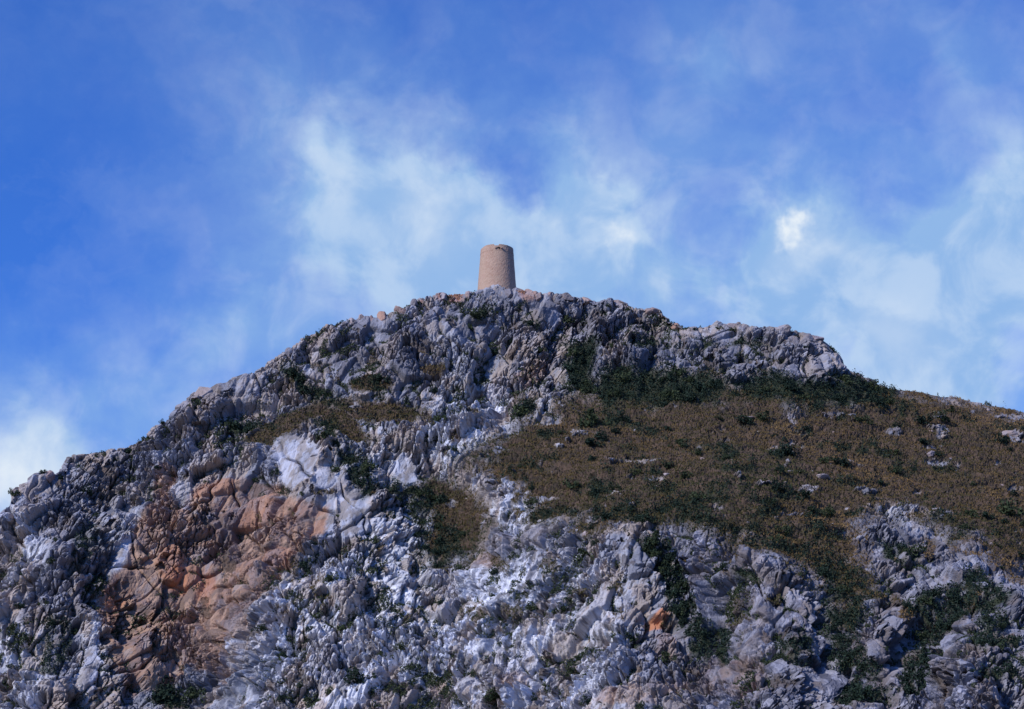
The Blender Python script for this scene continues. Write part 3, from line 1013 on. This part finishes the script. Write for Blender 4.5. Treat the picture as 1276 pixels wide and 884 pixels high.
# ------------------------------------------------------------------ leaves
def leaf_material(name, lo, hi):
    m, t, b = material(name)
    a = t.new('ShaderNodeAttribute', attribute_name='tone')
    oi = t.new('ShaderNodeObjectInfo')
    k = t.math('ADD', a.outputs['Fac'], t.math('MULTIPLY_ADD', oi.outputs['Random'], 0.4, -0.2), clamp=True)
    t.put(b.inputs['Base Color'], t.mix(k, lo, hi))
    b.inputs['Roughness'].default_value = 0.8
    return m


m_leaf = leaf_material('bush_leaves', (0.016, 0.026, 0.015), (0.06, 0.078, 0.036))
m_dleaf = leaf_material('dark_leaves', (0.008, 0.016, 0.013), (0.026, 0.044, 0.028))
m_straw, t, b = material('dry_grass_blades')
a = t.new('ShaderNodeAttribute', attribute_name='tone')
ca = t.new('ShaderNodeValToRGB')
ca.color_ramp.elements[0].position = 0.0
ca.color_ramp.elements[0].color = (0.045, 0.052, 0.022, 1)
ca.color_ramp.elements[1].position = 1.0
ca.color_ramp.elements[1].color = (0.21, 0.135, 0.060, 1)
for p_, c_ in ((0.3, (0.066, 0.057, 0.022, 1)), (0.55, (0.094, 0.068, 0.028, 1)), (0.8, (0.138, 0.088, 0.038, 1))):
    e = ca.color_ramp.elements.new(p_)
    e.color = c_
t.l.new(a.outputs['Fac'], ca.inputs[0])
t.put(b.inputs['Base Color'], ca.outputs[0])


def tri_soup(name, V, tone, k, mat):
    """V (n,k,3): n faces of k corners"""
    n = len(V)
    me = bpy.data.meshes.new(name)
    me.vertices.add(n * k)
    me.vertices.foreach_set('co', V.astype(np.float32).ravel())
    me.loops.add(n * k)
    me.loops.foreach_set('vertex_index', np.arange(n * k, dtype=np.int32))
    me.polygons.add(n)
    me.polygons.foreach_set('loop_start', np.arange(0, n * k, k, dtype=np.int32))
    me.update(calc_edges=True)
    at_ = me.attributes.new('tone', 'FLOAT', 'POINT')
    at_.data.foreach_set('value', np.repeat(tone, k).astype(np.float32))
    me.materials.append(mat)
    return me


def leaf_quads(C, size, rr, flat=0.0):
    n = len(C)
    a = rr.normal(size=(n, 3))
    a /= np.linalg.norm(a, axis=1, keepdims=True)
    b_ = rr.normal(size=(n, 3))
    b_ -= (a * b_).sum(1)[:, None] * a
    b_ /= np.linalg.norm(b_, axis=1, keepdims=True)
    s = (size * rr.uniform(0.6, 1.4, n))[:, None]
    return np.stack([C - a * s, C + b_ * s * 0.55, C + a * s, C - b_ * s * 0.55], 1)


def bush_mesh(seed, n=420):
    rr = np.random.default_rng(seed)
    # several lobes of twigs, ragged outline
    lobes = rr.normal(size=(9, 3)) * [0.45, 0.45, 0.22] + [0, 0, 0.5]
    lr = rr.uniform(0.25, 0.5, 9)
    k = rr.integers(0, 9, n)
    d = rr.normal(size=(n, 3))
    d /= np.linalg.norm(d, axis=1, keepdims=True)
    rad_ = lr[k] * rr.uniform(0.45, 1.08, n) ** 0.5
    C = lobes[k] + d * rad_[:, None]
    C[:, 2] = np.abs(C[:, 2])
    tone = np.clip(0.25 + 0.5 * rr.random(9)[k] + rr.normal(0, .15, n), 0, 1)
    V = leaf_quads(C, 0.13, rr)
    # stems as thin blades from the root to each lobe
    st = []
    for l in lobes:
        for q in range(2):
            wv_ = rr.normal(size=3) * 0.03
            st.append([np.zeros(3) - wv_, np.zeros(3) + wv_, l + wv_ * .3, l - wv_ * .3])
    V = np.concatenate([V, np.array(st)], 0)
    tone = np.concatenate([tone, np.zeros(len(st))])
    return tri_soup('bush', V, tone, 4, m_leaf if seed % 2 else m_dleaf)


BUSH = [bush_mesh(s) for s in range(200, 208)]


def put_bush(u, v, rpx, label, group=None, kind=None, tall=1.0):
    p, n = surf(u, v + rpx * 0.5)
    s = px(p[1])
    r = rpx * s
    o = bpy.data.objects.new('bush', BUSH[kind if kind is not None else random.randrange(8)])
    COL.objects.link(o)
    o.location = p + n * (-0.1) + np.array([0, 0, -0.05 * r])
    o.scale = (r * 1.05, r * 1.0, r * 1.15 * tall)
    o.rotation_euler = (random.uniform(-.15, .15), random.uniform(-.15, .15), random.uniform(0, 6.28))
    tag(o, label, 'bush', group)
    return o


NAMED = [
    (614, 428, 7, 'round dark bush alone on the pale cliff straight below the tower'),
    (592, 392, 9, 'dark spreading bush just below the tower, left half of a pair'),
    (606, 389, 9, 'greener bush just below the tower, right half of a pair'),
    (661, 403, 9, 'low green bush on the summit rocks below and right of the tower'),
    (711, 391, 8, 'upright dark bush in a cleft of the summit crag right of the tower'),
    (646, 513, 11, 'dark bush at the lower edge of the pinkish rock patch above the grass tip'),
    (661, 506, 9, 'smaller dark bush touching the upper right of the one under the pinkish rock'),
    (550, 532, 8, 'dark oval bush in the pale rocks left of the grass tip'),
    (204, 529, 4, 'tiny bush silhouetted alone on the left skyline'),
    (291, 530, 12, 'large dark green bush on the left shoulder below the tilted slab'),
    (311, 536, 11, 'second large dark green bush on the left shoulder, lower right one'),
    (362, 466, 10, 'dark bush in the notch under the left ridge'),
    (382, 488, 9, 'dark bush lower down the gully under the left ridge notch'),
    (403, 553, 10, 'dark bush beside the upper right of the smooth white slab'),
    (376, 700, 9, 'dark bush on the ledge above the streaked pale buttress'),
    (411, 722, 10, 'dark round bush on the streaked pale buttress, below the ledge bush'),
    (428, 783, 10, 'dark bush in the middle of the streaked pale buttress'),
    (446, 848, 13, 'greyish green bush low on the streaked pale buttress'),
    (236, 835, 7, 'dark bush at the foot of the red scar, the small upper one'),
    (205, 866, 20, 'broad dark green bush at the bottom of the red scar'),
    (240, 868, 14, 'dark bush right of the broad one at the bottom of the red scar'),
    (184, 812, 6, 'small dark blue green bush inside the lower red scar'),
    (692, 754, 8, 'olive bush in the middle of the pale rocks below the grass'),
    (832, 818, 9, 'green bush below the rust red spot on the rocks'),
    (718, 688, 11, 'bright green bush at the upper edge of the rocks below the grass'),
    (728, 872, 10, 'dark bush at the bottom edge among the pale central rocks'),
    (605, 865, 11, 'dark blue green bush at the bottom edge, centre of the cliff'),
    (1259, 634, 15, 'large dark bush in the dry grass near the right edge'),
    (1032, 638, 9, 'rounded dark bush on the slope left of the bluish white rock'),
    (980, 562, 14, 'wide dark bush in the middle of the dry grass slope'),
    (905, 575, 7, 'small dark bush on the slope, left of the wide middle one'),
    (738, 524, 15, 'bright green low bush at the upper left of the grass slope'),
    (1230, 502, 4, 'tiny upright bush alone on the right skyline'),
    (965, 670, 8, 'dark bush just above the big grey buttress'),
    (1090, 505, 9, 'dark bush under the right end of the crag'),
    (1138, 686, 12, 'dark bush among the grey rocks at right, below the bluish white rock'),
    (942, 722, 8, 'small green bush on top of the big grey buttress'),
    (1075, 875, 15, 'green bush at the bottom edge between the lower right rocks'),
    (420, 585, 9, 'dark bush below and right of the smooth white slab'),
    (590, 470, 6, 'small dark bush in a crack left of the pinkish rock patch'),
]
for u, v, r_px, lab in NAMED:
    put_bush(u, v, r_px, lab)


def scatter(n, mask, lo, hi, box, label, group, mind=8, thr=0.5, tall=1.0, tries=20000, taken=[(u, v) for u, v, *_ in NAMED]):
    cnt = 0
    for _ in range(tries):
        if cnt >= n:
            break
        u, v = random.uniform(box[0], box[2]), random.uniform(box[1], box[3])
        i = int(np.clip(np.interp(u, UU, np.arange(NU)), 0, NU - 1))
        if v < RV[i] + 2 or mask_at(mask, u, v) < thr:
            continue
        if any((u - a_) ** 2 + (v - b_) ** 2 < mind * mind for a_, b_ in taken):
            continue
        taken.append((u, v))
        put_bush(u, v, random.uniform(lo, hi) * random.choice((.8, 1, 1, 1.2)), label, group, None, tall)
        cnt += 1
    return cnt


CLIFF = np.clip(1 - GRASS - SCRUB - RED * 0.5 - SLAB, 0, 1) * (DARKROCK_SHADE * .5 + .5)
scatter(26, SCRUB, 6, 10, (745, 455, 1115, 508), 'dark green bush in the thicket along the foot of the summit crag', 'bushes along the foot of the summit crag', 9, .6)
scatter(12, SCRUB, 6, 9, (698, 420, 750, 490), 'dark bush in the cleft between the summit wall and the crag', 'bushes in the cleft right of the summit wall', 8, .5)
scatter(18, SCRUB, 6, 10, (795, 680, 905, 825), 'dark bush in the steep gully left of the big grey buttress', 'bushes in the gully left of the big grey buttress', 8, .5)
scatter(14, SCRUB, 5, 9, (495, 590, 610, 715), 'dark bush in the brown gully below the grass tip', 'bushes in the brown gully below the grass tip', 9, .4)
scatter(14, SCRUB, 5, 9, (335, 445, 480, 620), 'dark bush in the diagonal gully left of centre', 'bushes in the diagonal gully left of centre', 9, .5)
scatter(22, SCRUB, 6, 10, (1030, 700, 1276, 884), 'dark bush between the grey rocks at the lower right', 'bushes between the lower right rocks', 10, .5)
scatter(62, GRASS, 5.5, 11, (640, 505, 1276, 745), 'dark green bush scattered over the dry grass slope', 'bushes over the dry grass slope', 15, .8, .8)
scatter(26, CLIFF, 3, 5.5, (560, 375, 1055, 470), 'small bush rooted in cracks of the summit crag', 'bushes in the cracks of the summit crag', 14, .5)
scatter(58, CLIFF, 3.5, 7, (0, 480, 600, 884), 'small bush clinging to the left cliff', 'bushes clinging to the left cliff', 20, .4)
scatter(34, CLIFF, 3.5, 7, (600, 660, 1276, 884), 'small bush on the rocks below the grass slope', 'bushes on the rocks below the grass slope', 20, .4)
print('bushes', round(time.time() - T0, 1))

# ------------------------------------------------------------------ loose rocks in the grass
put_boulder('rock', BM[2], 1108, 637, 26, 13, 'bluish white rock standing out of the dry grass at right', None, (.9, 0, 0), cat='rock')
for u, v, w_, h_, lab in [(1024, 600, 22, 6, 'long low pinkish rock in the grass, upper of two near the slope centre'), (985, 593, 20, 5, 'long low pinkish rock in the grass, left one near the slope centre'),
                          (1160, 565, 22, 12, 'pale rock heap top in the middle of the right grass slope'), (830, 592, 14, 8, 'pale rock in the left part of the grass slope'),
                          (1255, 545, 24, 12, 'grey rock outcrop in the grass at the right edge'), (935, 516, 20, 6, 'flat pale rock just below the thicket of the crag')]:
    put_boulder('rock', random.choice(BM), u, v, w_, h_, lab, None, (.15, .35, .3), cat='rock', sink=.1)
taken = []
cnt = 0
while cnt < 50:
    u, v = random.uniform(690, 1276), random.uniform(496, 700)
    if mask_at(GRASS, u, v) < .75:
        continue
    if vnoise(np.array([[u / 60, v / 25, 0.5]]), 9)[0] < 0.0 and random.random() < .8:
        continue
    s = random.choice((3, 4, 4, 5, 7))
    put_boulder('rock', random.choice(BM), u, v, s * random.uniform(1, 1.6), s * .95, 'small pale stone lying in the dry grass of the right slope', 'stones lying in the dry grass', (random.uniform(0, .3), .35, random.uniform(0, .5)), cat='rock')
    cnt += 1

# ------------------------------------------------------------------ dry grass and undergrowth
def sample(mask, n, box, thr=0.15):
    u = rng.uniform(box[0], box[2], n)
    v = rng.uniform(box[1], box[3], n)
    i = np.clip(np.round(np.interp(u, UU, np.arange(NU))).astype(int), 0, NU - 1)
    ok = v > RV[i] - 0.5
    u, v = u[ok], v[ok]
    m = mask_at(mask, u, v)
    ok = m > np.maximum(thr, rng.random(len(m)) * 0.9)
    u, v = u[ok], v[ok]
    p, nn = surf(u, v)
    return p + rng.normal(0, .06, p.shape), nn, u, v


p, nn, u, v = sample(GRASS * (1 - SCRUB * .6), 330000, (300, 440, 1330, 780))
tn = fbm(p / np.array([5.0, 5.0, 1.6]), 500, 4, .6)
big = fbm(p / np.array([26.0, 26.0, 14.0]), 510, 3, .55)
keep = (tn + rng.normal(0, .35, len(tn))) > -0.45
p, tn, big, u, v = p[keep], tn[keep], big[keep], u[keep], v[keep]
n = len(p)
hgt = rng.uniform(.15, .42, n) * (1 + .4 * tn + 1.6 * np.clip(fbm(p / 2.4, 555, 2, .5) - .3, 0, .6))
lean = rng.normal(0, .35, (n, 3)) * [1, 1, .2]
wd = rng.normal(size=(n, 3)) * [1, 1, .15]
wd /= np.linalg.norm(wd, axis=1, keepdims=True)
wd *= rng.uniform(.09, .2, n)[:, None]
tipp = p + np.array([0, 0, 1.0]) * hgt[:, None] + lean * hgt[:, None]
V = np.stack([p - wd, p + wd, tipp], 1)
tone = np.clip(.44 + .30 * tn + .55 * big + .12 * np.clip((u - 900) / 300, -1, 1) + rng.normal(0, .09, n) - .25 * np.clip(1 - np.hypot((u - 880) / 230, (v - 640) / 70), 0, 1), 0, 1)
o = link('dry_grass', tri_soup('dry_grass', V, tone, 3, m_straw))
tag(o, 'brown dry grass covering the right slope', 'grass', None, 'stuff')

p, nn, u, v = sample(SCRUB, 900000, (0, 370, 1330, 900), .25)
clump = np.clip(.5 + 1.4 * fbm(p / 3.2, 533, 3, .5), .08, 1.5)[:, None]
up = rng.random(len(p))[:, None] ** .8 * 1.7 * clump
C = p + (nn * .5 + np.array([0, 0, .6])) * up
tn = fbm(p / 2.2, 530, 3, .6)
V = leaf_quads(C, .21, rng)
o = link('undergrowth', tri_soup('undergrowth', V, np.clip(.4 + .4 * tn + rng.normal(0, .15, len(p)), 0, 1), 4, m_dleaf))
tag(o, 'dark green undergrowth filling the gullies and the foot of the crag', 'undergrowth', None, 'stuff')
print('grass', n, 'leaves', len(p), round(time.time() - T0, 1))

# tufts and cushion plants rooted in the hollows of the cliff
low = np.clip((-RELIEF - 0.35) / 0.9, 0, 1) * rock * np.clip(0.55 + 1.3 * fbm(Pw / 12.0, 920, 4, .6), 0, 1) * (1 - .6 * np.clip(RED, 0, 1))
low *= np.clip(fbm(Pw / 2.6, 925, 3, .5) * 3.5 + .1, 0, 1) * 1.5
p, nn, u, v = sample(low, 2000000, (-20, 365, 1300, 900), .12)
C = p + nn * (rng.random(len(p))[:, None] * .35)
V = leaf_quads(C, .17, rng)
tn = fbm(p / 3.0, 540, 3, .6)
o = link('cliff_plants', tri_soup('cliff_plants', V, np.clip(.4 + .5 * tn + rng.normal(0, .15, len(p)), 0, 1), 4, m_leaf))
tag(o, 'dark plants growing in the cracks and hollows of the cliffs', 'cliff plants', None, 'stuff')
print('cliff plants', len(p), round(time.time() - T0, 1))
